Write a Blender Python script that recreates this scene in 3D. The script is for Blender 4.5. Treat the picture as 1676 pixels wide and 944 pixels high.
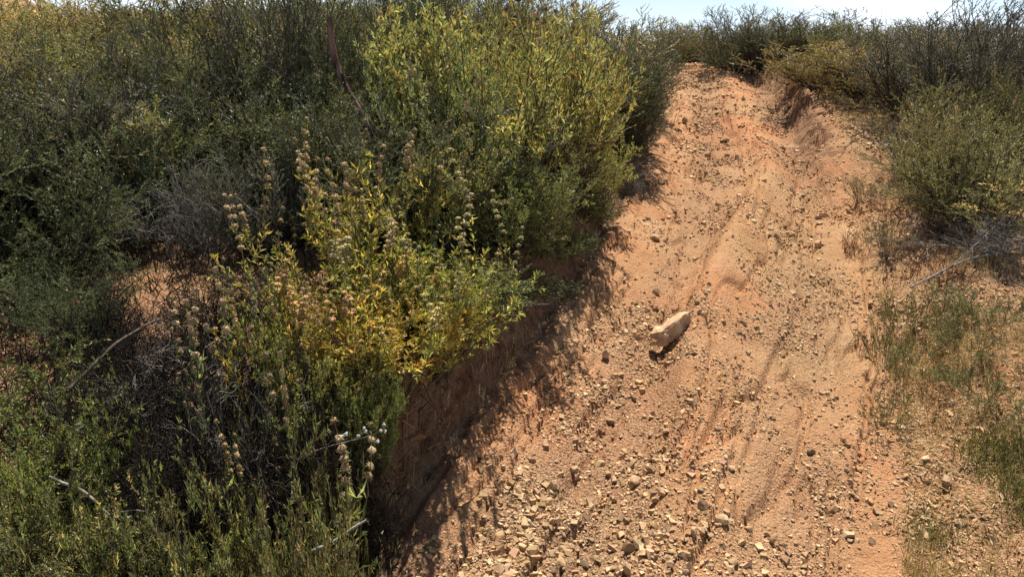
import bpy, bmesh, math, random
import numpy as np
from mathutils import Vector, Matrix
for o in list(bpy.data.objects): bpy.data.objects.remove(o)
scene = bpy.context.scene
COL = scene.collection
PI = math.pi

# ------------------------------------------------------------------ camera, sky, sun, exposure
PITCH = math.radians(18.0); CAMZ = 1.55; FPX = 1150.0          # eye height, downward tilt, focal length in photo pixels
cam_d = bpy.data.cameras.new('camera'); cam = bpy.data.objects.new('camera', cam_d); COL.objects.link(cam)
cam.location = (0, 0, CAMZ); cam.rotation_euler = (PI/2 - PITCH, 0, 0)
cam_d.sensor_width = 36; cam_d.lens = FPX/1676*36; cam_d.clip_start = 0.02; cam_d.clip_end = 5000
scene.camera = cam

SUN = Vector((0.10, 0.52, 1.0)).normalized()
sun_el = math.asin(SUN.z); sun_az = math.atan2(SUN.x, SUN.y)
world = bpy.data.worlds.new('World'); scene.world = world; world.use_nodes = True
nt = world.node_tree; nt.nodes.clear()
wo = nt.nodes.new('ShaderNodeOutputWorld'); bg = nt.nodes.new('ShaderNodeBackground')
sky = nt.nodes.new('ShaderNodeTexSky'); sky.sky_type = 'NISHITA'; sky.sun_disc = False
sky.sun_elevation = sun_el; sky.sun_rotation = sun_az; sky.air_density = 1.0; sky.dust_density = 0.7; sky.altitude = 300
tc = nt.nodes.new('ShaderNodeTexCoord'); mp = nt.nodes.new('ShaderNodeMapping'); mp.inputs['Scale'].default_value = (1, 1, 3.2)
cn = nt.nodes.new('ShaderNodeTexNoise'); cn.inputs['Scale'].default_value = 2.6; cn.inputs['Detail'].default_value = 7
cr = nt.nodes.new('ShaderNodeValToRGB'); cr.color_ramp.elements[0].position = .50; cr.color_ramp.elements[1].position = .74
cm = nt.nodes.new('ShaderNodeMix'); cm.data_type = 'RGBA'; cm.inputs['B'].default_value = (17, 18, 19, 1)
nt.links.new(tc.outputs['Generated'], mp.inputs['Vector']); nt.links.new(mp.outputs[0], cn.inputs['Vector'])
nt.links.new(cn.outputs['Fac'], cr.inputs['Fac']); sp0 = nt.nodes.new('ShaderNodeSeparateXYZ'); nt.links.new(tc.outputs['Generated'], sp0.inputs[0])
cl = nt.nodes.new('ShaderNodeMapRange'); cl.inputs['From Min'].default_value = .10; cl.inputs['From Max'].default_value = .40; cl.inputs['To Min'].default_value = 1; cl.inputs['To Max'].default_value = 0
nt.links.new(sp0.outputs['Z'], cl.inputs['Value'])
cx = nt.nodes.new('ShaderNodeMath'); cx.operation = 'MULTIPLY'; nt.links.new(cr.outputs['Color'], cx.inputs[0]); nt.links.new(cl.outputs[0], cx.inputs[1])
nt.links.new(cx.outputs[0], cm.inputs['Factor'])
sp = nt.nodes.new('ShaderNodeSeparateXYZ'); nt.links.new(tc.outputs['Generated'], sp.inputs[0])
hr = nt.nodes.new('ShaderNodeMapRange'); hr.inputs['From Min'].default_value = -.02; hr.inputs['From Max'].default_value = .16; hr.inputs['To Min'].default_value = .9; hr.inputs['To Max'].default_value = 0
nt.links.new(sp.outputs['Z'], hr.inputs['Value'])
hm = nt.nodes.new('ShaderNodeMix'); hm.data_type = 'RGBA'; hm.inputs['B'].default_value = (12.2, 15.2, 19.0, 1)     # bright air low over the hills
nt.links.new(hr.outputs[0], hm.inputs['Factor']); nt.links.new(sky.outputs[0], hm.inputs['A']); nt.links.new(hm.outputs['Result'], cm.inputs['A'])
nt.links.new(cm.outputs['Result'], bg.inputs['Color'])
bg.inputs['Strength'].default_value = 0.05
nt.links.new(bg.outputs[0], wo.inputs[0])
sl = bpy.data.lights.new('sun', 'SUN'); sl.energy = 5.0; sl.angle = math.radians(.55); sl.color = (1.0, .955, .89)
so = bpy.data.objects.new('sun', sl); COL.objects.link(so); so.rotation_euler = (-SUN).to_track_quat('-Z', 'Y').to_euler()
scene.view_settings.view_transform = 'Standard'; scene.view_settings.look = 'None'
scene.view_settings.gamma = 1; scene.view_settings.use_curve_mapping = False
scene.view_settings.exposure = 0.82
scene.cycles.max_bounces = 7; scene.cycles.diffuse_bounces = 2; scene.cycles.transmission_bounces = 4; scene.cycles.glossy_bounces = 2

# ------------------------------------------------------------------ noise and terrain
def _hash(i, j, s):
    n = (i.astype(np.int64)*374761393 + j.astype(np.int64)*668265263 + s*2147483647) & 0xffffffff
    n = ((n ^ (n >> 13))*1274126177) & 0xffffffff
    return ((n ^ (n >> 16)) & 0xffff)/65535.0
def vnoise(x, y, s=0):
    i = np.floor(x); j = np.floor(y); fx = x-i; fy = y-j
    fx = fx*fx*(3-2*fx); fy = fy*fy*(3-2*fy)
    a = _hash(i, j, s); b = _hash(i+1, j, s); c = _hash(i, j+1, s); d = _hash(i+1, j+1, s)
    return (a*(1-fx)+b*fx)*(1-fy)+(c*(1-fx)+d*fx)*fy*1.0
def fbm(x, y, s=0, o=4):
    t = 0; a = .5
    for k in range(o):
        t = t + a*(vnoise(x, y, s+k*17)-.5); x = x*2.03+3.1; y = y*2.03+1.7; a *= .5
    return t
def cells(x, y, s=0):                                   # worley: distance to nearest point and its random value
    i = np.floor(x); j = np.floor(y); best = np.full(np.shape(x), 9.0); val = np.zeros(np.shape(x))
    for di in (-1, 0, 1):
        for dj in (-1, 0, 1):
            px_ = i+di+_hash(i+di, j+dj, s); py_ = j+dj+_hash(i+di, j+dj, s+5)
            d = np.hypot(x-px_, y-py_); m = d < best
            best = np.where(m, d, best); val = np.where(m, _hash(i+di, j+dj, s+9), val)
    return best, val
def sst(a, b, x):
    t = np.clip((x-a)/(b-a), 0, 1); return t*t*(3-2*t)
_ty = np.array([-2, 0, 1.7, 2.8, 4, 5.5, 8, 10, 12, 14.]); _tx = np.array([-1.3, -.42, .38, .85, 1.28, 1.75, 2.30, 2.52, 2.35, 1.8])
_pf = np.polyfit(_ty, _tx, 5)
def xc(y): return np.polyval(_pf, np.clip(y, -2, 14))
def bank_edge(y): return -.655 - .10*sst(2.0, 1.3, y) + .09*fbm(y*1.7, y*0+3, 31, 3) - .05*sst(6, 9, y)
def ridge_u(y): return .06 + .11*np.sin(y*1.5+.2)
def ground(x, y):
    x = np.asarray(x, float); y = np.asarray(y, float)
    u = (x-xc(y))*.95
    yy = np.clip(y, -50, 1e9)
    h = .158*yy
    over = np.clip(yy-7.9, 0, 5.4); h = h - .0262*over**2; h = h - .158*np.clip(yy-13.3, 0, None)*(1) - .08*np.clip(yy-13.3, 0, 300)
    near = 1-sst(14, 22, np.abs(y)); w = near
    be = bank_edge(y); hb = (.35 + .10*fbm(y*.9, y*0+9, 12, 2)) * (1-.35*sst(7, 10, y))*(1-.42*sst(2.7, 3.8, y))
    k = sst(0, .135, be-u)
    h = h + w*hb*k
    h = h + w*.06*sst(.0, .26, -.38-u)*(1-k)
    h = h - w*.035*1.3*np.exp(-((u+.17)/.17)**2)
    ra = .105*np.exp(-((y-3.6)/1.9)**2)+.030
    du = u-ridge_u(y)
    h = h + w*ra*np.exp(-(np.where(du < 0, du/.085, du/.17))**2)
    h = h - w*.030*np.exp(-((u-.42)/.14)**2)
    rb = sst(4.2, 5.4, y)*(1-sst(8, 9.6, y))
    h = h + w*(.13*sst(.58, 1.15, u)*(1-rb) + rb*.21*sst(.40, .62, u+.14*fbm(y*3, u*3, 8, 3)))
    h = h + w*.05*np.clip(-u-1, 0, 8) + w*.03*np.clip(u-1.2, 0, 8)
    h = h - w*.34*np.exp(-((x+.72)/.33)**2-((y-1.60)/.32)**2) + w*.09*np.exp(-((x+1.2)/.3)**2-((y-2.3)/.25)**2)
    off = sst(.6, 1.0, np.abs(u+.05))
    h = h + w*(.014+.09*off)*fbm(x*1.6, y*1.6, 2, 4) + w*(.012+.03*off)*fbm(x*7, y*7, 3, 4)
    # far hill up to the left, land falling away beyond the crest
    h = h + 24*np.exp(-((x+95)/42)**2-((y-105)/38)**2) + (1-w)*3*fbm(x*.03, y*.03, 5, 4)
    return h
def ground_fine(x, y):
    h = ground(x, y); u = (x-xc(y))*.95; near = 1-sst(10, 14, np.abs(y))
    be = bank_edge(y); face = np.exp(-((u-be+.09)/.09)**2)
    d, v = cells(x*20+y*9, y*22-x*7, 3)                       # broken shale on the cut face
    h = h + near*face*(.045*(v-.5)-.02*d + .06*fbm(x*14, y*14, 33, 4) + .03*fbm(x*50, y*40, 34, 3))
    rgt = sst(4.2, 5.4, y)*(1-sst(9, 11, y))*np.exp(-((u-.55)/.13)**2)
    d, v = cells(x*9, y*7, 7); h = h + rgt*(.07*(v-.5)-.05*d)
    g = grav(x, y)
    h = h + near*g*(.0075*np.abs(fbm(x*38, y*38, 21, 3))*2 + .010*fbm(x*17, y*17, 22, 3)) + near*.008*fbm(x*55, y*55, 23, 2) + near*.012*fbm(x*24, y*15, 26, 3)
    rill = np.abs(fbm(u*9+.6*np.sin(y*1.3), y*1.4, 27, 3)); h = h - near*.030*np.exp(-(rill/.035)**2)*(1-face) + near*.022*fbm(x*9, y*6, 28, 3)
    return h
def grav(x, y):                                          # how loose and stony the surface is
    u = (x-xc(y))*.95
    c = np.exp(-((u+.16)/.20)**4) + .75*np.exp(-((u-.40)/.20)**4)
    c = c + .8*sst(3.4, 2.2, y)*np.exp(-((u+.15)/.36)**4)
    c = c*(1-.85*np.exp(-((u-ridge_u(y)-.06)/.17)**2)*sst(1.2, 1.9, y)) + .8*sst(.62, .8, u) + .4*sst(-.7, -.9, u)
    return np.clip(c*(.75+1.3*fbm(x*2.2, y*2.2, 41, 3)), 0, 1)
def gz(x, y): return float(ground_fine(np.array([x]), np.array([y]))[0])

# a photo pixel at a distance Y in front of the camera, as metres in the scene
def at(px, py, Y):
    yc = FPX*math.cos(PITCH)+(472-py)*math.sin(PITCH); zc = -FPX*math.sin(PITCH)+(472-py)*math.cos(PITCH)
    t = Y/yc
    return (px-838)*t, CAMZ+zc*t, t
def on_ground(px, py):                                   # where the ray of a pixel meets the ground
    Ys = np.geomspace(.6, 30, 900); X, Z, t = at(px, py, Ys)
    k = int(np.argmax(Z < ground(X, Ys))); Y = float(Ys[k]) if k else 30.
    return at(px, py, Y)[0], Y

# ------------------------------------------------------------------ mesh helpers
def build_mesh(name, parts, mats, smooth=None):
    """parts: list of (verts (n,3), faces (m,k), colors (n,3) or None, material index)"""
    me = bpy.data.meshes.new(name)
    V = np.concatenate([p[0] for p in parts]).astype(np.float32)
    offs = np.cumsum([0]+[len(p[0]) for p in parts])
    loops = []; sizes = []; mi = []; sm = []
    for q, (v, f, c, m) in enumerate(parts):
        f = np.asarray(f)
        loops.append((f+offs[q]).ravel()); sizes.append(np.full(len(f), f.shape[1])); mi.append(np.full(len(f), m))
        sm.append(np.full(len(f), bool(smooth and smooth[q])))
    L = np.concatenate(loops).astype(np.int32); S = np.concatenate(sizes).astype(np.int32)
    me.vertices.add(len(V)); me.vertices.foreach_set('co', V.ravel())
    me.loops.add(len(L)); me.loops.foreach_set('vertex_index', L)
    me.polygons.add(len(S)); st = np.concatenate([[0], np.cumsum(S)[:-1]]).astype(np.int32)
    me.polygons.foreach_set('loop_start', st); me.polygons.foreach_set('loop_total', S)
    me.polygons.foreach_set('material_index', np.concatenate(mi).astype(np.int32))
    me.update(calc_edges=True)
    me.polygons.foreach_set('use_smooth', np.concatenate(sm))
    C_ = np.ones((len(V), 4), np.float32)
    for q, p in enumerate(parts):
        if p[2] is not None: C_[offs[q]:offs[q+1], :3] = p[2]
    ca = me.color_attributes.new('tint', 'FLOAT_COLOR', 'POINT'); ca.data.foreach_set('color', C_.ravel())
    for m in mats: me.materials.append(m)
    me.validate()
    return me
def link(name, me, parent=None, loc=(0, 0, 0), rot=(0, 0, 0), scale=(1, 1, 1)):
    o = bpy.data.objects.new(name, me); COL.objects.link(o); o.parent = parent
    o.location = loc; o.rotation_euler = rot; o.scale = scale; return o
def tag(o, label=None, cat=None, group=None, kind=None):
    if label: o['label'] = label
    if cat: o['category'] = cat
    if group: o['group'] = group
    if kind: o['kind'] = kind
    return o
def nrm(a): return a/np.maximum(np.linalg.norm(a, axis=-1, keepdims=True), 1e-9)
def perp(d, rng):
    r = rng.normal(size=d.shape); r -= (r*d).sum(-1, keepdims=True)*d; return nrm(r)

# ------------------------------------------------------------------ materials
def mat(name):
    m = bpy.data.materials.new(name); m.use_nodes = True; return m, m.node_tree, m.node_tree.nodes['Principled BSDF']
def leaf_material(name, color, trans=.35, rough=.55, spec=.3, tcol=1.25):
    m, t, b = mat(name)
    at_ = t.nodes.new('ShaderNodeVertexColor'); at_.layer_name = 'tint'
    oi = t.nodes.new('ShaderNodeObjectInfo')
    m1 = t.nodes.new('ShaderNodeMix'); m1.data_type = 'RGBA'; m1.blend_type = 'MULTIPLY'; m1.inputs['Factor'].default_value = 1
    m2 = t.nodes.new('ShaderNodeMix'); m2.data_type = 'RGBA'; m2.blend_type = 'MULTIPLY'; m2.inputs['Factor'].default_value = 1
    m1.inputs['A'].default_value = (*color, 1)
    t.links.new(at_.outputs['Color'], m1.inputs['B']); t.links.new(m1.outputs['Result'], m2.inputs['A']); t.links.new(oi.outputs['Color'], m2.inputs['B'])
    t.links.new(m2.outputs['Result'], b.inputs['Base Color'])
    b.inputs['Roughness'].default_value = rough; b.inputs['Specular IOR Level'].default_value = spec
    if trans > 0:
        tr = t.nodes.new('ShaderNodeBsdfTranslucent'); mx = t.nodes.new('ShaderNodeMixShader'); mx.inputs[0].default_value = trans
        hs = t.nodes.new('ShaderNodeMix'); hs.data_type = 'RGBA'; hs.blend_type = 'MULTIPLY'; hs.inputs['Factor'].default_value = 1
        hs.inputs['B'].default_value = (tcol, tcol*1.02, tcol*.75, 1)
        t.links.new(m2.outputs['Result'], hs.inputs['A']); t.links.new(hs.outputs['Result'], tr.inputs['Color'])
        t.links.new(b.outputs[0], mx.inputs[1]); t.links.new(tr.outputs[0], mx.inputs[2])
        t.links.new(mx.outputs[0], t.nodes['Material Output'].inputs['Surface'])
    return m
M = {}
M['chamise'] = leaf_material('chamise_leaf', (.135, .155, .068), .20, .5, .3)
M['feather'] = leaf_material('sagebrush_leaf', (.18, .19, .105), .20, .5, .3)
M['wand'] = leaf_material('wand_leaf', (.13, .14, .085), .15, .5, .3)
M['sage'] = leaf_material('sage_leaf', (.315, .33, .125), .27, .5, .3)
M['yellow'] = leaf_material('yellow_sage_leaf', (.43, .365, .085), .34)
M['green'] = leaf_material('green_leaf', (.20, .225, .09), .24, .5, .3)
M['herb'] = leaf_material('herb_leaf', (.22, .27, .10), .35)
M['grass'] = leaf_material('grass_blade', (.16, .15, .05), .35)
M['straw'] = leaf_material('straw_blade', (.42, .31, .15), .25)
M['shadetwig'] = leaf_material('shade_dead_twig', (.035, .026, .02), 0, .9, .1)  # twig colour darkened to carry the shade under the brush
M['bead'] = leaf_material('seed_whorl', (.42, .30, .17), .12, .9, .1)
M['brownhead'] = leaf_material('brown_seed_head', (.15, .075, .045), .1, .9, .1)
M['whitefl'] = leaf_material('white_floret', (.62, .60, .58), .2, .8, .1)

def bark(name, c1, c2, scale=60, rough=.9):
    m, t, b = mat(name)
    n = t.nodes.new('ShaderNodeTexNoise'); n.inputs['Scale'].default_value = scale; n.inputs['Detail'].default_value = 6
    tcn = t.nodes.new('ShaderNodeTexCoord'); mpn = t.nodes.new('ShaderNodeMapping'); mpn.inputs['Scale'].default_value = (1, 1, .2)
    r = t.nodes.new('ShaderNodeValToRGB'); r.color_ramp.elements[0].color = (*c1, 1); r.color_ramp.elements[1].color = (*c2, 1)
    r.color_ramp.elements[0].position = .38; r.color_ramp.elements[1].position = .62
    t.links.new(tcn.outputs['Object'], mpn.inputs[0]); t.links.new(mpn.outputs[0], n.inputs['Vector'])
    t.links.new(n.outputs['Fac'], r.inputs['Fac']); t.links.new(r.outputs['Color'], b.inputs['Base Color'])
    bu = t.nodes.new('ShaderNodeBump'); bu.inputs['Strength'].default_value = .5; bu.inputs['Distance'].default_value = .004
    t.links.new(n.outputs['Fac'], bu.inputs['Height']); t.links.new(bu.outputs[0], b.inputs['Normal'])
    b.inputs['Roughness'].default_value = rough; b.inputs['Specular IOR Level'].default_value = .15
    return m
M['bark'] = bark('shrub_bark', (.045, .032, .022), (.13, .10, .075))
M['graybark'] = bark('dead_gray_bark', (.10, .085, .07), (.30, .27, .23))
M['shadebark'] = bark('shade_dead_bark', (.012, .010, .008), (.055, .042, .034))  # dead bark with the hollow's shade put into its colour
M['redbark'] = bark('red_bark', (.02, .012, .010), (.20, .12, .09), 30)
M['stalk'] = bark('sage_stalk', (.10, .085, .04), (.22, .19, .09))

def dirt_material(name, stone=False):
    m, t, b = mat(name); N = t.nodes.new; Lk = t.links.new
    geo = N('ShaderNodeNewGeometry'); tco = N('ShaderNodeTexCoord')
    pos = geo.outputs['Position'] if not stone else tco.outputs['Object']
    def noise(s, d=5, r=.6):
        n = N('ShaderNodeTexNoise'); n.inputs['Scale'].default_value = s; n.inputs['Detail'].default_value = d; n.inputs['Roughness'].default_value = r
        Lk(pos, n.inputs['Vector']); return n.outputs['Fac']
    def ramp(f, stops):
        r = N('ShaderNodeValToRGB'); e = r.color_ramp.elements
        e[0].position, e[0].color = stops[0][0], (*stops[0][1], 1); e[1].position, e[1].color = stops[-1][0], (*stops[-1][1], 1)
        for p, c in stops[1:-1]:
            k = e.new(p); k.color = (*c, 1)
        Lk(f, r.inputs['Fac']); return r.outputs['Color']
    def mix(a, b_, f, mode='MIX'):
        x = N('ShaderNodeMix'); x.data_type = 'RGBA'; x.blend_type = mode
        if isinstance(f, float): x.inputs['Factor'].default_value = f
        else: Lk(f, x.inputs['Factor'])
        Lk(a, x.inputs['A']); Lk(b_, x.inputs['B']); return x.outputs['Result']
    at_ = N('ShaderNodeVertexColor'); at_.layer_name = 'tint'
    if stone:
        c = ramp(noise(18, 6, .65), [(.3, (.33, .20, .105)), (.5, (.43, .285, .16)), (.72, (.56, .42, .265))])
        c = mix(c, at_.outputs['Color'], 1.0, 'MULTIPLY')
        oi = N('ShaderNodeObjectInfo'); c = mix(c, oi.outputs['Color'], 1.0, 'MULTIPLY')
        h = noise(70, 5, .7)
        bu = N('ShaderNodeBump'); bu.inputs['Strength'].default_value = .45; bu.inputs['Distance'].default_value = .004; Lk(h, bu.inputs['Height'])
        Lk(bu.outputs[0], b.inputs['Normal'])
    else:
        sep = N('ShaderNodeSeparateColor'); Lk(at_.outputs['Color'], sep.inputs[0])
        fine = ramp(noise(3.2, 8, .68), [(.30, (.35, .18, .088)), (.5, (.43, .245, .125)), (.7, (.50, .32, .18))])
        grit = ramp(noise(150, 3, .7), [(.34, (.17, .095, .052)), (.46, (.30, .18, .10)), (.57, (.42, .27, .16)), (.70, (.60, .45, .29))])
        c = mix(fine, grit, sep.outputs[0])
        hue = ramp(noise(.9, 4, .6), [(.38, (1.08, .93, .86)), (.5, (1, 1, 1)), (.62, (1.0, 1.06, 1.02))])
        c = mix(c, hue, 1.0, 'MULTIPLY')
        gold = N('ShaderNodeRGB'); gold.outputs[0].default_value = (.98, .91, .85, 1); c = mix(c, gold.outputs[0], 1.0, 'MULTIPLY')
        grain = ramp(noise(260, 3, .7), [(.3, (.60, .57, .55)), (.5, (1, 1, 1)), (.72, (1.35, 1.36, 1.36))])
        c = mix(c, grain, .85, 'MULTIPLY')
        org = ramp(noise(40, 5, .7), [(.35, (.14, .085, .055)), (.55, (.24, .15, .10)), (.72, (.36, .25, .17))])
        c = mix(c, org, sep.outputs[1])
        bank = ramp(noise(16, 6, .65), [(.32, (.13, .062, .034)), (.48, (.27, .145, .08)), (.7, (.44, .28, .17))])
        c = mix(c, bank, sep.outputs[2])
        v = N('ShaderNodeTexVoronoi'); v.inputs['Scale'].default_value = 95; Lk(pos, v.inputs['Vector'])
        v2 = N('ShaderNodeTexVoronoi'); v2.inputs['Scale'].default_value = 210; Lk(pos, v2.inputs['Vector'])
        ad = N('ShaderNodeMath'); ad.operation = 'MULTIPLY_ADD'; Lk(v.outputs['Distance'], ad.inputs[0]); ad.inputs[1].default_value = -.7; Lk(noise(120, 4, .75), ad.inputs[2])
        ad2 = N('ShaderNodeMath'); ad2.operation = 'MULTIPLY_ADD'; Lk(v2.outputs['Distance'], ad2.inputs[0]); ad2.inputs[1].default_value = -.35; Lk(ad.outputs[0], ad2.inputs[2])
        st = N('ShaderNodeMath'); st.operation = 'MULTIPLY_ADD'; Lk(sep.outputs[0], st.inputs[0]); st.inputs[1].default_value = .2; st.inputs[2].default_value = .8
        bu = N('ShaderNodeBump'); bu.inputs['Distance'].default_value = .009; Lk(ad2.outputs[0], bu.inputs['Height']); Lk(st.outputs[0], bu.inputs['Strength'])
        sc_ = N('ShaderNodeMapping'); sc_.inputs['Scale'].default_value = (1, 1, .45); sc_.inputs['Rotation'].default_value = (.3, .5, .2); Lk(pos, sc_.inputs[0])
        v3 = N('ShaderNodeTexVoronoi'); v3.inputs['Scale'].default_value = 30; v3.feature = 'F1'; Lk(sc_.outputs[0], v3.inputs['Vector'])
        ad3 = N('ShaderNodeMath'); ad3.operation = 'MULTIPLY_ADD'; Lk(noise(22, 7, .7), ad3.inputs[0]); ad3.inputs[1].default_value = 1.6; Lk(v3.outputs['Distance'], ad3.inputs[2])
        bu2 = N('ShaderNodeBump'); bu2.inputs['Distance'].default_value = .035; Lk(sep.outputs[2], bu2.inputs['Strength']); Lk(ad3.outputs[0], bu2.inputs['Height']); Lk(bu.outputs[0], bu2.inputs['Normal'])
        Lk(bu2.outputs[0], b.inputs['Normal'])
    Lk(c, b.inputs['Base Color']); b.inputs['Roughness'].default_value = .95; b.inputs['Specular IOR Level'].default_value = .12
    return m
M['dirt'] = dirt_material('orange_dirt'); M['stone'] = dirt_material('tan_sandstone', True)

# ------------------------------------------------------------------ terrain: one sheet to the horizon, fine along the trail
def geo_steps(start, stop, first, ratio):
    out = []; v = start; s = first
    while v < stop: v += s; s *= ratio; out.append(v)
    return out
rows = [1.0]
while rows[-1] < 12: rows.append(rows[-1]+max(.006, .0036*rows[-1]))
rows = [-x for x in reversed(geo_steps(0, 60, .06, 1.12))] + list(np.arange(0, 1.0, .03)) + rows + geo_steps(rows[-1], 2500, .05, 1.06)
us = list(np.arange(-1.15, 1.45, .0085))
us = [-x for x in reversed(geo_steps(1.15, 2000, .014, 1.055))] + us + geo_steps(us[-1], 2000, .012, 1.055)
Yg, Ug = np.meshgrid(np.array(rows), np.array(us), indexing='ij')
Xg = Ug/.95 + xc(Yg)
Zg = ground_fine(Xg, Yg)
nr, nc = Yg.shape
idx = np.arange(nr*nc).reshape(nr, nc)
F = np.stack([idx[:-1, :-1], idx[:-1, 1:], idx[1:, 1:], idx[1:, :-1]], -1).reshape(-1, 4)
be = bank_edge(Yg)
organic_shade = np.clip(sst(-.80, -1.05, Ug) + .38*sst(.85, 1.5, Ug+.5*fbm(Xg*3, Yg*3, 51, 3)) , 0, 1)*(.55+1.2*fbm(Xg*4, Yg*4, 52, 3))
organic_shade = np.clip(organic_shade, 0, .9)
hollow_shade = np.exp(-((Xg+.75)/.5)**4-((Yg-1.55)/.42)**4); organic_shade = np.maximum(organic_shade, hollow_shade*.95)  # litter colour on the hollow floor also paints its shade
pink = np.exp(-((Xg+1.2)/.4)**2-((Yg-2.3)/.35)**2); organic_shade = organic_shade*(1-.9*pink)
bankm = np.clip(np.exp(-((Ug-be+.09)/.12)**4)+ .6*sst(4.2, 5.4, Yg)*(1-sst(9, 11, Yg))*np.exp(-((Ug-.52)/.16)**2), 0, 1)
gcol = np.stack([grav(Xg, Yg), organic_shade, bankm], -1).reshape(-1, 3)
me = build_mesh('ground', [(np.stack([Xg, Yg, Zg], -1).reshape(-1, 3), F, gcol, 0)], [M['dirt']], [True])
tag(link('ground', me), kind='structure')

# ------------------------------------------------------------------ stones
def hull_mesh(pts):
    bm = bmesh.new()
    for p in pts: bm.verts.new(p)
    bmesh.ops.convex_hull(bm, input=bm.verts)
    loose = [v for v in bm.verts if not v.link_faces]
    bmesh.ops.delete(bm, geom=loose, context='VERTS')
    return bm
def ico(sub):
    bm = bmesh.new(); bmesh.ops.create_icosphere(bm, subdivisions=sub, radius=1)
    v = np.array([x.co[:] for x in bm.verts]); f = np.array([[q.index for q in p.verts] for p in bm.faces]); bm.free(); return v, f
ICO2 = ico(2); ICO3 = ico(3); ICO1 = ico(1)
def rock_verts(rng, base, dims, cuts=9, rough=.03):
    v = base[0].copy()
    for k in range(cuts):
        n = nrm(rng.normal(size=3)); d = rng.uniform(.45, .8)
        e = v@n-d; v = v - np.outer(np.clip(e, 0, None), n)
    v = v*dims; v = v + rng.normal(size=v.shape)*rough*min(dims); return v
rng = np.random.default_rng(11)
stone_meshes = []
for k in range(10):
    dims = np.array([1, rng.uniform(.55, .9), rng.uniform(.45, .8)])
    v = rock_verts(rng, ICO2, dims, 10, .02); v -= [0, 0, v[:, 2].min()]; v /= np.ptp(v[:, 0])/2
    stone_meshes.append(build_mesh('stone', [(v, ICO2[1], None, 0)], [M['stone']]))
# the one large rock: a tilted block with a sheared front face
def big_rock():
    X, Y = on_ground(1098, 566)
    f = np.array([[-.100, -.01, .0], [-.090, -.044, .002], [-.050, -.056, -.004], [.030, -.056, .026], [.078, -.050, .058], [.100, -.034, .096],
                  [.090, -.050, .128], [.052, -.066, .118], [-.040, -.068, .056], [-.072, -.058, .052], [.070, -.01, .134], [.0, .022, .092], [-.055, .02, .072], [-.092, -.005, .046],
                  [-.030, .035, .02], [-.085, .02, .01], [.03, .03, .05], [.07, .01, .07]])
    bm = hull_mesh([Vector(p) for p in f])
    bmesh.ops.triangulate(bm, faces=bm.faces)
    for _ in range(3): bmesh.ops.subdivide_edges(bm, edges=bm.edges, cuts=1, use_grid_fill=True)
    bmesh.ops.triangulate(bm, faces=bm.faces)
    bm.normal_update()
    v = np.array([x.co[:] for x in bm.verts]); n = np.array([x.normal[:] for x in bm.verts])
    d1, val = cells(v[:, 0]*38+v[:, 1]*12, v[:, 2]*34-v[:, 1]*16, 4)
    v = v + n*((val-.5)*.010 + .016*fbm(v[:, 0]*24+v[:, 1]*20, v[:, 2]*26, 16, 2) + .008*fbm(v[:, 0]*90+v[:, 1]*30, v[:, 2]*90, 6, 3))[:, None]
    fc = np.array([[q.index for q in p.verts] for p in bm.faces]); bm.free()
    me = build_mesh('boulder', [(v, fc, None, 0)], [M['stone']])
    o = link('rock', me, loc=(X, Y+.02, gz(X, Y+.03)-.004), rot=(-.38, 0, math.radians(10)), scale=(.90, 1.08, .98)); o.color = (1.18, 1.12, 1.12, 1)
    tag(o, 'large tan angular rock lying alone in the middle of the dirt trail', 'rock')
big_rock()
# stones that stand out one by one
special = [(1042, 788, 24, 'blocky pale stone, dark front, biggest in the gravel near the bottom'),
           (904, 796, 14, 'smooth cream stone on the left of the gravel patch below the big rock'),
           (991, 582, 13, 'pale rounded stone left of and just below the big rock'),
           (1217, 529, 10, 'small round white stone right of the big rock on the smooth ridge'),
           (1075, 475, 14, 'white stone straight above the big rock on the trail'),
           (1073, 388, 22, 'two-toned whitish stone lying in the left rut halfway up the trail'),
           (1340, 400, 16, 'flat white stone at the right edge of the trail near the dry grass'),
           (1327, 742, 15, 'dark-sided stone alone on the smooth right wheel track'),
           (956, 912, 20, 'dark upright stone at the lower left end of the gravel'),
           (1186, 852, 26, 'angular cream stone at the right end of the gravel near the bottom'),
           (1184, 228, 18, 'dark brown stone in the upper trail below the bend'),
           (1483, 322, 20, 'brown stone on the right verge beneath the grey dead shrub'),
           (1552, 775, 26, 'tan stone half buried on the right verge between two grass patches'),
           (1446, 662, 12, 'small tan stone by the fern-like green plants on the right'),
           (1083, 300, 13, 'dark red stone at the left side of the upper trail')]
for px, py, w, lab in special:
    X, Y = on_ground(px, py+w*.3); t = at(px, py, Y)[2]; s = w*t/2
    o = link('stone', stone_meshes[rng.integers(10)], loc=(X, Y, gz(X, Y)-s*.25), rot=(rng.uniform(-.2, .2), rng.uniform(-.2, .2), rng.uniform(0, 6.28)), scale=(s, s, s*rng.uniform(.95, 1.3)))
    c = .55 if 'dark' in lab[:6] or 'brown' in lab[:12] else (1.25 if ('white' in lab or 'cream' in lab or 'pale' in lab) else 1.0)
    o.color = (c, c, c, 1); tag(o, lab, 'stone')
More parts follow.
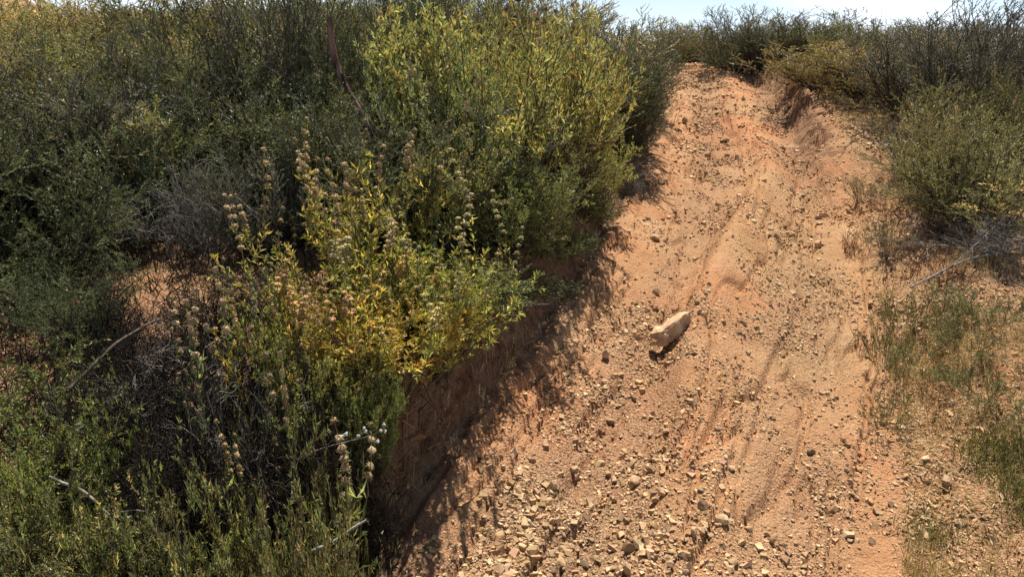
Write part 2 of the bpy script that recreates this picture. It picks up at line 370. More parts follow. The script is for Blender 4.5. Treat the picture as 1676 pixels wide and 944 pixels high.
# loose stones, one by one, nearest and largest
zones = [('angular tan stone among the gravel in the lower middle of the trail', 'stones in the lower gravel', 110, (880, 1215), (700, 944), (.007, .020)),
         ('small stone in the gravel strip up the left middle of the trail', 'stones in the left rut', 70, (1000, 1170), (230, 700), (.007, .021)),
         ('small stone scattered on the right half of the trail', 'stones on the right of the trail', 50, (1200, 1420), (300, 930), (.006, .013)),
         ('stone lying on the brushy verge right of the trail', 'stones on the right verge', 34, (1400, 1660), (280, 900), (.008, .020)),
         ('stone on the steep upper stretch of trail before the bend', 'stones on the upper trail', 26, (1090, 1300), (125, 260), (.015, .032))]
for lab, grp, n, xr, yr, sr in zones:
    for k in range(n):
        px, py = rng.uniform(*xr), rng.uniform(*yr)
        if xr[0] == 880: px += (944-py)*-.12+20; 
        if xr[0] == 1000: px = 1040+(700-py)*.08+rng.normal()*42
        if xr[0] == 1090: px = 1140+rng.normal()*30
        X, Y = on_ground(px, py); s = sr[0]+(sr[1]-sr[0])*rng.random()**2.2
        o = link('stone', stone_meshes[rng.integers(10)], loc=(X, Y, gz(X, Y)-s*.25), rot=(rng.uniform(-.4, .4), rng.uniform(-.4, .4), rng.uniform(0, 6.28)), scale=(s, s*rng.uniform(.7, 1.1), s*rng.uniform(.7, 1.15)))
        c = rng.uniform(.75, 1.25); o.color = (c, c*rng.uniform(.93, 1.02), c*rng.uniform(.88, 1.02), 1); tag(o, lab, 'stone', grp)
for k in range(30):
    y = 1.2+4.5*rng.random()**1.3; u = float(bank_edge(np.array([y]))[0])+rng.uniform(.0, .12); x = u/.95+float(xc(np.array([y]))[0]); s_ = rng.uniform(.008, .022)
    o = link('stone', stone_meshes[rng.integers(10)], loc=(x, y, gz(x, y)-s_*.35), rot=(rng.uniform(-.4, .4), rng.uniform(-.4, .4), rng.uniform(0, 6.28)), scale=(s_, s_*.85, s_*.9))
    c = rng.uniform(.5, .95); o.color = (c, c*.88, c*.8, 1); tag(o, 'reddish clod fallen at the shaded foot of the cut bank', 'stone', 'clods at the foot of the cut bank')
# gravel nobody could count
def gravel():
    r = np.random.default_rng(5); V = []; 
    n = 620000
    y = np.exp(r.uniform(math.log(1.15), math.log(10.5), n)); u = r.uniform(-.72, 1.5, n); x = u/.95+xc(y)
    g = grav(x, y)
    near = sst(2.5, 1.6, y)*np.exp(-((u+.16)/.34)**4)
    p = .13+.27*g*(1-.55*sst(.08, .25, u)*(1-sst(.6, .7, u)))+.15*near*g
    p = p*np.clip(.2+3.2*(vnoise(x*5, y*5, 61)-.35), .12, 1.3)*(.15+.85*sst(-.62, -.45, u))
    p = p*np.clip(2.6/y, .0, 1)**.3
    keep = r.random(n) < p; big = (near*(r.random(n) < .5))[keep]; x = x[keep]; y = y[keep]; u = u[keep]; n = len(x)
    s = .0016*(1+.75*big)*np.exp(r.normal(size=n)*.58+.12)*(1+.16*np.clip(y-2, 0, 8)); s = np.clip(s, .0010, .0115+.0008*y)
    z = ground_fine(x, y)
    base = np.array([[a, b, c] for a in (-1, 1) for b in (-1, 1) for c in (-1, 1)], float)
    v = base[None]*np.ones((n, 1, 1)) + r.normal(size=(n, 8, 3))*.34
    v = v*np.stack([np.ones(n), r.uniform(.6, 1, n), r.uniform(.5, 1.0, n)], -1)[:, None]
    # random rotation
    a = r.uniform(0, 6.28, n); ca, sa = np.cos(a), np.sin(a); b = r.normal(size=n)*.5; cb, sb = np.cos(b), np.sin(b)
    x1 = v[..., 0]*ca[:, None]-v[..., 1]*sa[:, None]; y1 = v[..., 0]*sa[:, None]+v[..., 1]*ca[:, None]
    y2 = y1*cb[:, None]-v[..., 2]*sb[:, None]; z2 = y1*sb[:, None]+v[..., 2]*cb[:, None]
    P = np.stack([x1, y2, z2], -1)*s[:, None, None] + np.stack([x, y, z+s*.15], -1)[:, None]
    q = np.array([[0, 1, 3, 2], [4, 6, 7, 5], [0, 4, 5, 1], [2, 3, 7, 6], [0, 2, 6, 4], [1, 5, 7, 3]])
    Fq = (np.arange(n)*8)[:, None, None]+q[None]
    c = (.70+.75*r.random(n)**1.5)[:, None]*np.stack([np.ones(n), r.uniform(.92, 1.0, n), r.uniform(.82, 1.0, n)], -1)
    me = build_mesh('gravel', [(P.reshape(-1, 3), Fq.reshape(-1, 4), np.repeat(c, 8, 0), 0)], [M['stone']])
    print('gravel', n)
    tag(link('gravel', me), 'loose tan gravel and chips strewn over the trail', 'gravel', kind='stuff')
gravel()

# ------------------------------------------------------------------ plants
def tubes(P, R, k=4):
    """P (n,m,3), R (n,m) -> verts, quads"""
    n, m, _ = P.shape
    T = np.gradient(P, axis=1); T = nrm(T)
    ref = np.where(np.abs(T[..., 2:3]) < .9, np.array([0, 0, 1.]), np.array([1., 0, 0]))
    A = nrm(np.cross(T, ref)); B = np.cross(T, A)
    ang = np.arange(k)*2*PI/k
    V = P[:, :, None]+R[:, :, None, None]*(A[:, :, None]*np.cos(ang)[None, None, :, None]+B[:, :, None]*np.sin(ang)[None, None, :, None])
    i = np.arange(n)[:, None, None]; j = np.arange(m-1)[None, :, None]; a = np.arange(k)[None, None, :]; b = (a+1) % k
    F = np.stack([(i*m+j)*k+a, (i*m+j)*k+b, (i*m+j+1)*k+b, (i*m+j+1)*k+a], -1).reshape(-1, 4)
    return V.reshape(-1, 3), F
def grow(rng, S, D, Ln, m, up, wig):
    n = len(S); P = np.zeros((n, m, 3)); P[:, 0] = S; D = nrm(D); seg = (Ln/(m-1))[:, None]
    wig = np.asarray(wig)
    for i in range(1, m):
        P[:, i] = P[:, i-1]+D*seg; D = nrm(D+np.array([0, 0, up/m])+rng.normal(size=(n, 3))*wig)
    return P
def sample(P, idx, t):
    m = P.shape[1]; f = t*(m-1); i = np.clip(f.astype(int), 0, m-2); w = (f-i)[:, None]
    a = P[idx, i]; b = P[idx, i+1]; return a*(1-w)+b*w, nrm(b-a)
def children(rng, P, Ln, k, tmin, tmax, ang, lf, m, up, wig):
    n = len(P); idx = np.repeat(np.arange(n), k); t = rng.uniform(tmin, tmax, n*k)
    S, T = sample(P, idx, t); a = np.radians(rng.uniform(ang[0], ang[1], n*k))[:, None]
    D = T*np.cos(a)+perp(T, rng)*np.sin(a)
    L = Ln[idx]*lf*(1.15-.6*t)*rng.uniform(.6, 1.25, n*k)
    return grow(rng, S, D, L, m, up, wig), L, idx
def leaves(rng, P, Ln, dens, length, width, ang, tmin=0., fold=.25, lift=.3, tintP=None):
    """leaf quads along polylines"""
    cnt = rng.poisson(Ln*dens*(1-tmin)); idx = np.repeat(np.arange(len(P)), cnt); n = len(idx)
    t = rng.uniform(tmin, 1, n); S, T = sample(P, idx, t)
    a = np.radians(rng.uniform(ang[0], ang[1], n))[:, None]
    D = nrm(T*np.cos(a)+perp(T, rng)*np.sin(a)+np.array([0, 0, lift*.3]))
    N = perp(D, rng)+np.array([0, 0, .4]); N = nrm(N-(N*D).sum(-1, keepdims=True)*D); B = np.cross(D, N)
    L = (length*rng.uniform(.6, 1.25, n))[:, None]; W = (width*rng.uniform(.7, 1.25, n))[:, None]
    return S, D, N, B, L, W, idx, t
def blades(S, D, N, B, L, W, droop=.15, fold=.12):       # 5-vertex leaf, two quads folded on the midrib
    v = np.stack([S, S+D*L*.5+B*W*.5+N*L*fold*.4, S+D*L-N*L*droop, S+D*L*.5-B*W*.5+N*L*fold*.4, S+D*L*.48-N*W*fold], 1)
    n = len(S); q = np.array([[0, 1, 2, 4], [0, 4, 2, 3]]); F = (np.arange(n)*5)[:, None, None]+q[None]
    return v.reshape(-1, 3), F.reshape(-1, 4)
def chips(S, D, N, B, L, W):                             # 3-vertex needle
    v = np.stack([S-B*W*.5, S+B*W*.5, S+D*L], 1); n = len(S)
    return v.reshape(-1, 3), np.arange(n*3).reshape(-1, 3)
def tintvar(rng, idx_groups, n, amp=.3, dead=.06, deadcol=(2.2, 1.3, .9)):
    g = rng.normal(size=idx_groups.max()+1 if len(idx_groups) else 1)*amp*.6
    b = np.exp(g[idx_groups]+rng.normal(size=n)*amp*.5)
    c = np.stack([b*np.exp(rng.normal(size=n)*.09+.3*np.abs(g[idx_groups])), b, b*np.exp(rng.normal(size=n)*.15)], -1)
    d = rng.random(n) < dead; c[d] = np.array(deadcol)*rng.uniform(.5, 1.1, d.sum())[:, None]
    return np.clip(c, 0, 6)

def primaries(rng, n0, h, spread, base_r, m=8, up=.6, wig=.07, flat=0.):
    az = rng.uniform(0, 2*PI, n0); tilt = spread*np.sqrt(rng.random(n0))
    D = np.stack([np.sin(tilt)*np.cos(az), np.sin(tilt)*np.sin(az), np.cos(tilt)], -1)
    S = np.stack([base_r*rng.random(n0)*np.cos(az), base_r*rng.random(n0)*np.sin(az), np.full(n0, -.03)], -1)
    L = h*rng.uniform(.65, 1.12, n0)
    return grow(rng, S, D, L, m, up, wig), L
def rad(L, m, r0, r1): 
    return np.linspace(1, 0, m)[None]*(r0-r1)*np.clip(L/np.mean(L), .5, 1.6)[:, None]+r1
def whorl_spike(rng, S, D, length, nb, size, beadmat_i):
    """stalk with seed whorls threaded on it"""
    P = grow(rng, S[None], D[None], np.array([length]), 7, .25, .11)
    tv, tf = tubes(P, np.linspace(.0022, .0012, 7)[None], 4); parts = [(tv, tf, None, 0)]
    bv, bf = ICO1
    for k in range(nb):
        t = 1-.80*(k/max(nb-.2, 1))*(1 if nb > 1 else 0)-.01-rng.uniform(0, .07)*(k > 0)
        c, T = sample(P, np.array([0]), np.array([t])); c = c[0]; T = T[0]; s = size*(.55+.45*min(1, (k+1)/2.6))*rng.uniform(.85, 1.15)
        v = ICO2[0]*np.array([1, 1, .62])*s*.5*(1+rng.normal(size=(len(ICO2[0]), 1))*.16)
        z = T; xx = nrm(np.cross(z, np.array([.3, .8, .1]))); yy = np.cross(z, xx)
        v = v@np.stack([xx, yy, z])+c
        b = rng.uniform(.55, 1.3); parts.append((v, ICO2[1], np.ones((len(v), 3))*b*np.array([1, rng.uniform(.92, 1.03), rng.uniform(.85, 1.05)]), 1))
        m_ = 26; d = nrm(rng.normal(size=(m_, 3))*np.array([1, 1, .6])); d = d@np.stack([xx, yy, z]); 
        bb = perp(d, rng); lv = np.stack([c+d*s*.36-bb*s*.07, c+d*s*.36+bb*s*.07, c+d*s*rng.uniform(.58, .80, m_)[:, None]], 1).reshape(-1, 3)
        parts.append((lv, np.arange(m_*3).reshape(-1, 3), np.ones((m_*3, 3))*b*1.15, 1))
        # bract leaves just below a whorl
        m2 = 4; d = nrm(perp(np.tile(T, (m2, 1)), rng)-T*.1); nn = np.tile(T, (m2, 1)); b2 = np.cross(d, nn)
        v5, f5 = blades(np.tile(c-T*s*.3, (m2, 1)), d, nn, b2, np.full((m2, 1), s*.9), np.full((m2, 1), s*.3)); parts.append((v5, f5, None, 2))
    return parts

PROTO = {}
def finish(key, parts):
    """parts: list of (part name, mesh). measures the plant"""
    allv = []
    for nm, me in parts:
        if nm in ('foliage', 'branches', 'twigs'):
            v = np.zeros(len(me.vertices)*3, np.float32); me.vertices.foreach_get('co', v); allv.append(v.reshape(-1, 3))
    v = np.concatenate(allv); sp = []
    for nm, me in parts:
        if nm == 'flower_spike':
            q = np.zeros(len(me.vertices)*3, np.float32); me.vertices.foreach_get('co', q); sp.append(q.reshape(-1, 3)[:, 2].max())
    lo = np.percentile(v, 2.5, 0); hi = np.percentile(v, 97.5, 0)
    PROTO.setdefault(key, []).append(dict(parts=parts, h=float(max([np.percentile(v[:, 2], 99.4)]+([np.percentile(sp, 75)] if sp else []))), w=float(max(hi[0]-lo[0], hi[1]-lo[1])), tris=len(v)))
def woody(key, seed, h, n0, spread, k2, k3, leafmat, barkmat='bark', leaf=(.012, .003), dens=300, kind='chip', ang=(25, 60), up=.6, wig=.07, k=(35, 60), lf2=.42, lf3=.45,
          tmin2=.25, base_r=.10, dead=.06, amp=.55, r0=.007, spikes=0, head='bead', bead=.02, spike_len=.16, primleaf=.5, deadcol=(2.2, 1.3, .9), bare=0.0):
    rng = np.random.default_rng(seed)
    P1, L1 = primaries(rng, n0, h, spread, base_r, 8, up, wig)
    P2, L2, i2 = children(rng, P1, L1, k2, tmin2, .97, k, lf2, 6, up*.8, wig*1.4)
    groups = [(P1, L1, np.arange(n0), primleaf), (P2, L2, i2, .15)]
    if k3:
        P3, L3, i3 = children(rng, P2, L2, k3, .15, .98, (25, 50), lf3, 4, up*.7, wig*1.6); groups.append((P3, L3, i2[i3], 0.))
    tp = [(*tubes(P1, rad(L1, 8, r0, .0016), 5), None, 0), (*tubes(P2, rad(L2, 6, r0*.38, .0009), 3), None, 0)]
    if k3: tp.append((*tubes(P3, rad(L3, 4, .0014, .0007), 3), None, 0))
    parts = [('branches', build_mesh('branches', tp, [M[barkmat]], [True]*len(tp)))]
    lp = []
    for P, L, gi, tm in groups:
        sel = rng.random(len(P)) >= bare
        P = P[sel]; L = L[sel]; gi = gi[sel]
        S, D, N, B, l, w, idx, t = leaves(rng, P, L, dens, leaf[0], leaf[1], ang, tm)
        tv = tintvar(rng, gi[idx], len(idx), amp, dead, deadcol)
        if kind == 'chip': v, f = chips(S, D, N, B, l, w); c = np.repeat(tv, 3, 0)
        else: v, f = blades(S, D, N, B, l, w); c = np.repeat(tv, 5, 0)
        lp.append((v, f, c, 0))
    if kind == 'blade':                                  # rosettes at the stem tips
        n_t = len(P2); tip = P2[:, -1]; T = nrm(P2[:, -1]-P2[:, -2]); rep = 6; idx = np.repeat(np.arange(n_t), rep)
        a = np.radians(rng.uniform(15, 65, n_t*rep))[:, None]; D = nrm(T[idx]*np.cos(a)+perp(T[idx], rng)*np.sin(a)); N = perp(D, rng); N = nrm(N+np.array([0, 0, .5])); N = nrm(N-(N*D).sum(-1, keepdims=True)*D); B = np.cross(D, N)
        l = (leaf[0]*rng.uniform(.7, 1.3, n_t*rep))[:, None]; w = (leaf[1]*rng.uniform(.7, 1.2, n_t*rep))[:, None]
        v, f = blades(tip[idx], D, N, B, l, w); lp.append((v, f, np.repeat(tintvar(rng, i2[idx], len(idx), amp, dead, deadcol), 5, 0), 0))
    parts.append(('foliage', build_mesh('foliage', lp, [M[leafmat]])))
    if spikes:
        pk = rng.permutation(len(P1)+len(P2))[:spikes*3]; got = 0
        cand = sorted([(P1[i, -1] if i < len(P1) else P2[i-len(P1), -1])[2]*-1 + rng.uniform(0, .25*h) for i in pk])
        order = sorted(pk, key=lambda i: -(P1[i, -1] if i < len(P1) else P2[i-len(P1), -1])[2]+rng.uniform(0, .45*h))
        for i in order[:spikes]:
            Pp = P1[i] if i < len(P1) else P2[i-len(P1)]
            D = nrm(Pp[-1]-Pp[-2]+np.array([0, 0, .5])); nb = int(rng.integers(2, 7)) if head == 'bead' else 1
            sp = whorl_spike(rng, Pp[-1]-D*.01, D, spike_len*rng.uniform(.6, 1.2)*(nb+2)/7, nb, bead*rng.uniform(.85, 1.15), 1)
            parts.append(('flower_spike', build_mesh('flower_spike', sp, [M['stalk'], M[head if head != 'bead' else 'bead'], M[leafmat]], [True]+[False]*(len(sp)-1))))
    finish(key, parts)
# two or three individuals of each kind
for s in (1, 2, 3): woody('chamise', s, .95, 34, 1.0, 10, 7, 'chamise', leaf=(.016, .0052), dens=250, up=.9, wig=.10, dead=.08, tmin2=.12)
for s in (4, 5): woody('feather', s, .85, 38, .85, 9, 6, 'feather', leaf=(.021, .0040), dens=215, up=1.1, wig=.06, k=(20, 42), ang=(15, 45), dead=.12, tmin2=.12)
for s in (6, 7): woody('wand', s, 1.15, 26, .55, 8, 4, 'wand', leaf=(.014, .0050), dens=280, up=1.2, wig=.05, k=(15, 38), lf2=.45, lf3=.5, ang=(20, 55), r0=.010, dead=.08, tmin2=.3)
for s in (8, 9): woody('sage', s, .75, 52, 1.1, 8, 3, 'sage', leaf=(.028, .0085), dens=120, kind='blade', up=.9, k=(25, 50), lf2=.35, lf3=.5, ang=(25, 65), spikes=12, bead=.020, dead=.07, amp=.35, deadcol=(2.0, 1.25, .7))
for s in (10, 11): woody('yellow_sage', s, .55, 18, .95, 4, 2, 'yellow', 'stalk', leaf=(.033, .0075), dens=62, kind='blade', up=1.0, k=(20, 48), lf2=.42, lf3=.5, ang=(25, 70), spikes=15, bead=.023, spike_len=.25,
                            dead=.15, deadcol=(.6, .8, .9), amp=.4, r0=.004, tmin2=.3)
woody('herb', 12, .42, 4, .5, 2, 1, 'herb', 'stalk', leaf=(.045, .010), dens=45, kind='blade', up=1., k=(20, 50), lf2=.45, ang=(40, 80), spikes=4, bead=.024, spike_len=.2, dead=.1, r0=.003, base_r=.03)
woody('herb', 13, .42, 3, .35, 2, 1, 'herb', 'stalk', leaf=(.048, .011), dens=50, kind='blade', up=1., k=(20, 50), lf2=.45, ang=(40, 80), spikes=3, bead=.024, spike_len=.2, dead=.1, r0=.003, base_r=.02)
for s in (14, 15): woody('green', s, .40, 34, 1.3, 8, 4, 'green', leaf=(.013, .0046), dens=300, up=.25, wig=.2, k=(30, 70), ang=(35, 80), dead=.05, r0=.003, base_r=.12, tmin2=.1)
woody('brown_head', 16, .75, 26, .7, 5, 2, 'sage', leaf=(.026, .005), dens=90, kind='blade', up=1., k=(20, 45), spikes=30, head='brownhead', bead=.035, spike_len=.12, dead=.2)
for s in (17, 18): woody('drybrush', s, .7, 24, .95, 8, 6, 'feather', 'graybark', leaf=(.010, .003), dens=40, up=.2, wig=.16, k=(30, 75), lf2=.5, lf3=.55, dead=.4, r0=.008, bare=.6, tmin2=.1)
for s in (23, 24): woody('weed', s, .36, 20, .95, 7, 3, 'green', 'stalk', leaf=(.014, .0034), dens=210, up=.8, wig=.12, k=(18, 50), ang=(15, 50), dead=.25, r0=.002, base_r=.10, bare=.15)
for s in (21, 22): woody('shadebrush', s, .5, 40, 1.2, 11, 7, 'feather', 'shadebark', leaf=(.014, .0040), dens=60, up=.1, wig=.2, k=(30, 80), lf2=.5, lf3=.55, dead=.5, r0=.006, bare=.8, tmin2=.05, base_r=.16)
for s in (19, 20): woody('drygrassy', s, .35, 40, .9, 3, 2, 'straw', 'graybark', leaf=(.030, .0028), dens=110, up=.5, wig=.12, k=(15, 45), ang=(8, 30), dead=.2, r0=.0025, base_r=.08, deadcol=(.5, .6, .3))

def branch(name, pts, radii, matk, label, cat, sides=9, seed=0, extra=()):
    r = np.random.default_rng(seed)
    P = []
    for px, py, Y in pts:
        X, Z, t = at(px, py, Y); P.append((X, Y, Z))
    P = np.array(P); m = 26; ti = np.linspace(0, len(P)-1, m)
    Q = np.stack([np.interp(ti, np.arange(len(P)), P[:, k]) for k in range(3)], -1)
    for _ in range(3): Q[1:-1] = (Q[:-2]+2*Q[1:-1]+Q[2:])/4
    Rr = np.interp(ti, np.arange(len(P)), radii)*(1+r.normal(size=m)*.10)
    Q = Q+r.normal(size=Q.shape)*np.mean(radii)*.12
    parts = [(*tubes(Q[None], Rr[None], sides), None, 0)]
    for (k, px, py, Y, rr) in extra:
        X, Z, t = at(px, py, Y); E = np.stack([Q[k]*(1-a)+np.array([X, Y, Z])*a for a in np.linspace(0, 1, 6)])+r.normal(size=(6, 3))*.004
        parts.append((*tubes(E[None], np.linspace(rr, rr*.4, 6)[None], 5), None, 0))
    o = link(name, build_mesh(name, parts, [M[matk]], [True]*len(parts))); tag(o, label, cat); return o
prng = np.random.default_rng(77)
def plant(kind, var, px, Y, top, wpx, label, group=None, tint=(1, 1, 1), name=None, cat='shrub', lean=0, sink=0.):
    pr = PROTO[kind][var % len(PROTO[kind])]
    X, _, t = at(px, (top+300)/2 if Y > 2 else top+60, Y)
    Zt = at(px, top, Y)[1]; g = gz(X, Y)
    h = max(.12, Zt-g+sink); sz = h/pr['h']; sx = wpx*t/pr['w']
    root = bpy.data.objects.new(name or 'shrub', None); COL.objects.link(root); root.empty_display_size = .1
    root.location = (X, Y, g-sink); root.rotation_euler = (prng.uniform(-.06, .06), lean, prng.uniform(0, 6.28)); root.scale = (sx, sx, sz)
    tag(root, label, cat, group)
    for nm, me_ in pr['parts']:
        o = bpy.data.objects.new(nm, me_); COL.objects.link(o); o.parent = root; o.color = (*tint, 1)
    return root
OL = (1.35, 1.15, .75); GR = (.95, 1, 1.3); DK = (.75, .8, .9)
# -- left hillside, far to near
GF = 'far shrubs along the left skyline'
far = [(-60, 9.2, 35), (45, 8.8, 30), (150, 8.6, 22), (255, 9.0, 10), (350, 8.8, 8), (450, 8.5, -6), (560, 8.6, -14), (670, 8.8, -10), (790, 9.2, -25), (880, 9.5, -5)]
for i, (px, Y, top) in enumerate(far):
    plant(('chamise', 'feather')[i % 2], i, px, Y, top, 190, 'distant olive shrub low on the skyline at the top of the left hillside', GF, OL if i < 4 else (1.1, 1.05, .9))
L = plant
L('feather', 0, -20, 6.6, 62, 260, 'hazy olive brush at the very top left corner of the hillside', tint=OL)
L('chamise', 1, 110, 6.2, 52, 240, 'yellow-olive shrub high on the left hillside with an orange sprig', tint=(1.7, 1.3, .7))
L('feather', 1, 215, 6.0, 40, 230, 'feathery yellow-green shrub just under the sky gap at top left', tint=(1.5, 1.25, .7))
L('chamise', 2, 330, 5.6, -15, 240, 'dark shrub below the thin strip of sky at the top left', tint=(1, .95, .8))
L('feather', 0, 450, 5.6, -55, 220, 'tall feathery shrub rising past the top edge left of the curved dead branch', tint=(1.1, 1.15, .8))
L('chamise', 0, 640, 5.0, -60, 230, 'dark shrub reaching the top edge right of the curved dead branch', tint=(.9, .95, .8))
L('chamise', 1, 750, 5.2, -45, 200, 'shrub showing behind the top left of the bright leafy sage', tint=OL)
L('feather', 1, 20, 4.4, 150, 260, 'rounded olive brush against the left edge above the pale dry stems', tint=(1.3, 1.1, .75))
L('chamise', 0, 150, 4.3, 145, 230, 'mid-sized olive shrub on the left hillside with brown tips', tint=(1.45, 1.2, .75))
L('feather', 0, 265, 4.0, 120, 200, 'grey-green shrub between the olive hillside and the dark tall brush', tint=(1.0, 1.05, .9))
L('chamise', 2, 370, 3.9, 0, 260, 'tall dark shrub left of the curved dead branch, top against the hillside', tint=DK)
L('wand', 0, 480, 3.9, -50, 230, 'very tall dark upright shrub just left of the curved dead branch', tint=DK)
L('chamise', 1, 590, 3.8, -60, 220, 'tall dark shrub directly behind the curved dead branch', tint=DK)
L('wand', 1, 655, 3.9, 0, 160, 'dark upright shrub wedged between the dead branch and the leafy sage', tint=(.8, .9, .9))
L('feather', 1, -30, 3.1, 290, 280, 'grey-olive shrub halfway down the left edge', tint=(.95, 1, .85))
L('chamise', 0, 105, 3.1, 265, 210, 'small-leaved green shrub with bleached twigs, left of the grey tangle', tint=(1.1, 1.1, .9))
L('green', 0, 270, 3.05, 165, 150, 'bright green young shrub in the middle of the dark left brush', tint=(.7, .9, .9))
L('drybrush', 0, 215, 2.75, 290, 190, 'bleached dead bush with bare grey twigs on the left, nearest the edge')
L('drybrush', 1, 320, 2.7, 250, 170, 'tall tangle of bare grey twigs above the pink dirt')
L('feather', 0, 425, 2.75, 235, 200, 'dull grey-green shrub between the grey tangle and the yellow plants', tint=GR)
L('chamise', 2, 545, 2.9, 200, 180, 'dark shrub low behind the tallest yellow flower spikes', tint=DK)
# -- leafy sage above the bank
L('sage', 0, 800, 3.45, 0, 330, 'large bright yellow-green leafy sage with the sunlit top above the bank', tint=(1.15, 1.1, 1))
L('sage', 1, 915, 3.75, 42, 190, 'right shoulder of leafy sage, yellowing leaves beside the grey-green shrub', tint=(1.15, 1.05, .95))
L('sage', 1, 715, 3.3, 75, 200, 'leafy sage with seed spikes at the left flank of the large bright one', tint=(.9, .95, 1))
L('brown_head', 0, 890, 4.3, -25, 170, 'dried flowering shrub with dark brown seed heads against the sky')
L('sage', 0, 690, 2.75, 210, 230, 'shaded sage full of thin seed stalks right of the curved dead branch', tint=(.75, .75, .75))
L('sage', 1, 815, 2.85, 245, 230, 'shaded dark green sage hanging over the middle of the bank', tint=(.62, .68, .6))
L('green', 1, 885, 2.95, 330, 130, 'twiggy low shrub spilling over the bank edge beside the trail', tint=(.75, .72, .6))
L('sage', 0, 965, 3.95, 212, 125, 'small bright green sage bulging toward the trail', tint=(1.2, 1.2, 1))
L('chamise', 0, 1015, 5.2, 40, 180, 'grey-green feathery shrub right behind the bright sage', tint=GR)
L('chamise', 1, 1030, 4.9, 110, 130, 'grey-green shrub at the trail edge below the skyline', tint=(1.0, 1.05, 1.2))
L('chamise', 2, 1060, 6.4, 45, 110, 'grey-green shrub at the left edge of the trail just before the crest', tint=(1.1, 1.05, 1.2))
L('chamise', 0, 985, 6.8, 45, 120, 'small dark shrub under the brown seed heads at the skyline', tint=DK)
L('drybrush', 1, 1030, 4.45, 262, 70, 'little dry shrub clinging to the bank top at the trail edge')
# -- yellow sage clumps
L('yellow_sage', 0, 590, 2.40, 215, 230, 'tallest yellow-leaved sage with stacked seed whorls, in front of the dead branch')
L('yellow_sage', 1, 505, 2.15, 325, 220, 'yellow-leaved sage with pale whorls at the left of the clump', tint=(1, 1.0, 1))
L('yellow_sage', 1, 670, 2.25, 325, 250, 'yellow-green sage with many round whorls in the centre of the clump', tint=(.9, 1.05, 1))
L('yellow_sage', 0, 570, 1.98, 430, 270, 'orange-yellow leaved sage low at the front of the clump', tint=(1.2, 1.0, .85))
L('yellow_sage', 1, 660, 1.98, 440, 240, 'bright yellow-green sage at the front right of the clump above the cut bank', tint=(1.05, 1.15, .9))
L('yellow_sage', 1, 745, 2.20, 390, 190, 'yellow-green sage leaning over the top of the bank', tint=(.8, 1.0, .9))
L('yellow_sage', 0, 470, 1.85, 455, 170, 'small golden sage low at the left front of the clump', tint=(1.1, 1.0, .9))
L('sage', 1, 620, 2.1, 455, 280, 'low green sage under the yellow clump at the lip of the bank', tint=(1.2, .95, .5))
L('sage', 0, 520, 1.80, 540, 180, 'low olive sage with yellow leaves right of the silvery stem', tint=(.95, .95, .8))
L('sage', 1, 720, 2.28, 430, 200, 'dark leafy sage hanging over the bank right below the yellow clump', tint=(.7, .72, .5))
L('yellow_sage', 0, 430, 2.0, 430, 140, 'thin yellowish sage standing apart at the left end of the yellow clump', tint=(.8, 1.05, 1))
# -- single stems over the hollow
L('herb', 0, 292, 1.62, 545, 80, 'single pale sage stem with four whorls left of the dark hollow', name='sage_stem', cat='plant')
L('herb', 1, 335, 1.72, 488, 70, 'sage stem with white whorls rising beside the pink dirt', name='sage_stem', cat='plant')
L('herb', 0, 425, 1.68, 500, 110, 'silvery sage stem with star-like leaf rosettes over the hollow', tint=(1, 1, 1.05), name='sage_stem', cat='plant')
L('herb', 1, 358, 1.42, 690, 45, 'short sage stem with two orange whorls in the dark hollow', tint=(1, .95, .8), name='sage_stem', cat='plant')
L('herb', 0, 482, 1.5, 640, 80, 'sage stem with stacked whorls at the right rim of the hollow', name='sage_stem', cat='plant')
L('herb', 1, 535, 1.42, 690, 70, 'small sage stem beside the twig with white florets', name='sage_stem', cat='plant')
L('drybrush', 0, 270, 1.75, 560, 300, 'broken dead bush of black and grey twigs lying in the hollow', tint=(.4, .3, .25))
L('drybrush', 1, 430, 1.62, 600, 220, 'dead twiggy bush at the back right of the hollow')
for px_, Y_, top_, w_, lab_, ti_ in [
    (175, 2.0, 470, 150, 'dark bare bush at the left foot of the pink dirt patch', (.3, .25, .2)),
    (350, 2.15, 430, 170, 'fine grey dead twigs standing at the right of the pink dirt patch', (.5, .42, .38)),
    (160, 1.55, 600, 220, 'shade-darkened twiggy dead bush at the left side of the hollow', (.25, .2, .16)),
    (360, 1.5, 640, 260, 'shade-darkened mat of dead stems filling the middle of the hollow', (.2, .16, .13)),
    (520, 1.62, 580, 200, 'dark dead stems under the front of the yellow sage', (.3, .24, .2)),
    (250, 1.35, 700, 240, 'dark dead brush behind the low green shrubs at the bottom', (.22, .2, .15))]:
    plant('shadebrush', 0 if px_ % 20 else 1, px_, Y_, top_, w_, lab_, tint=ti_)  # leaf tints pulled down to paint the hollow's shade
for px_, Y_, top_, w_, lab_, ti_ in [
    (240, 1.85, 520, 200, 'dark interlaced dead stems just below the pink dirt patch', (.22, .18, .14)),
    (420, 1.85, 520, 160, 'dark dead stems behind the silvery sage stem', (.25, .2, .16)),
    (300, 1.6, 600, 260, 'shade-darkened interlaced dead stems over the deepest part of the hollow', (.15, .12, .1)),
    (450, 1.45, 690, 160, 'dark dead stems at the right rim of the hollow', (.25, .2, .16))]:
    plant('shadebrush', px_//10 % 2, px_, Y_, top_, w_, lab_, tint=ti_)  # shade painted into these leaf tints as well
branch('arching_stem', [(110, 640, 1.6), (190, 560, 1.75), (260, 520, 1.9), (300, 540, 1.95)], [.005, .004, .003, .002], 'bark', 'dark arching stem over the left part of the hollow', 'branch', 6, 14)
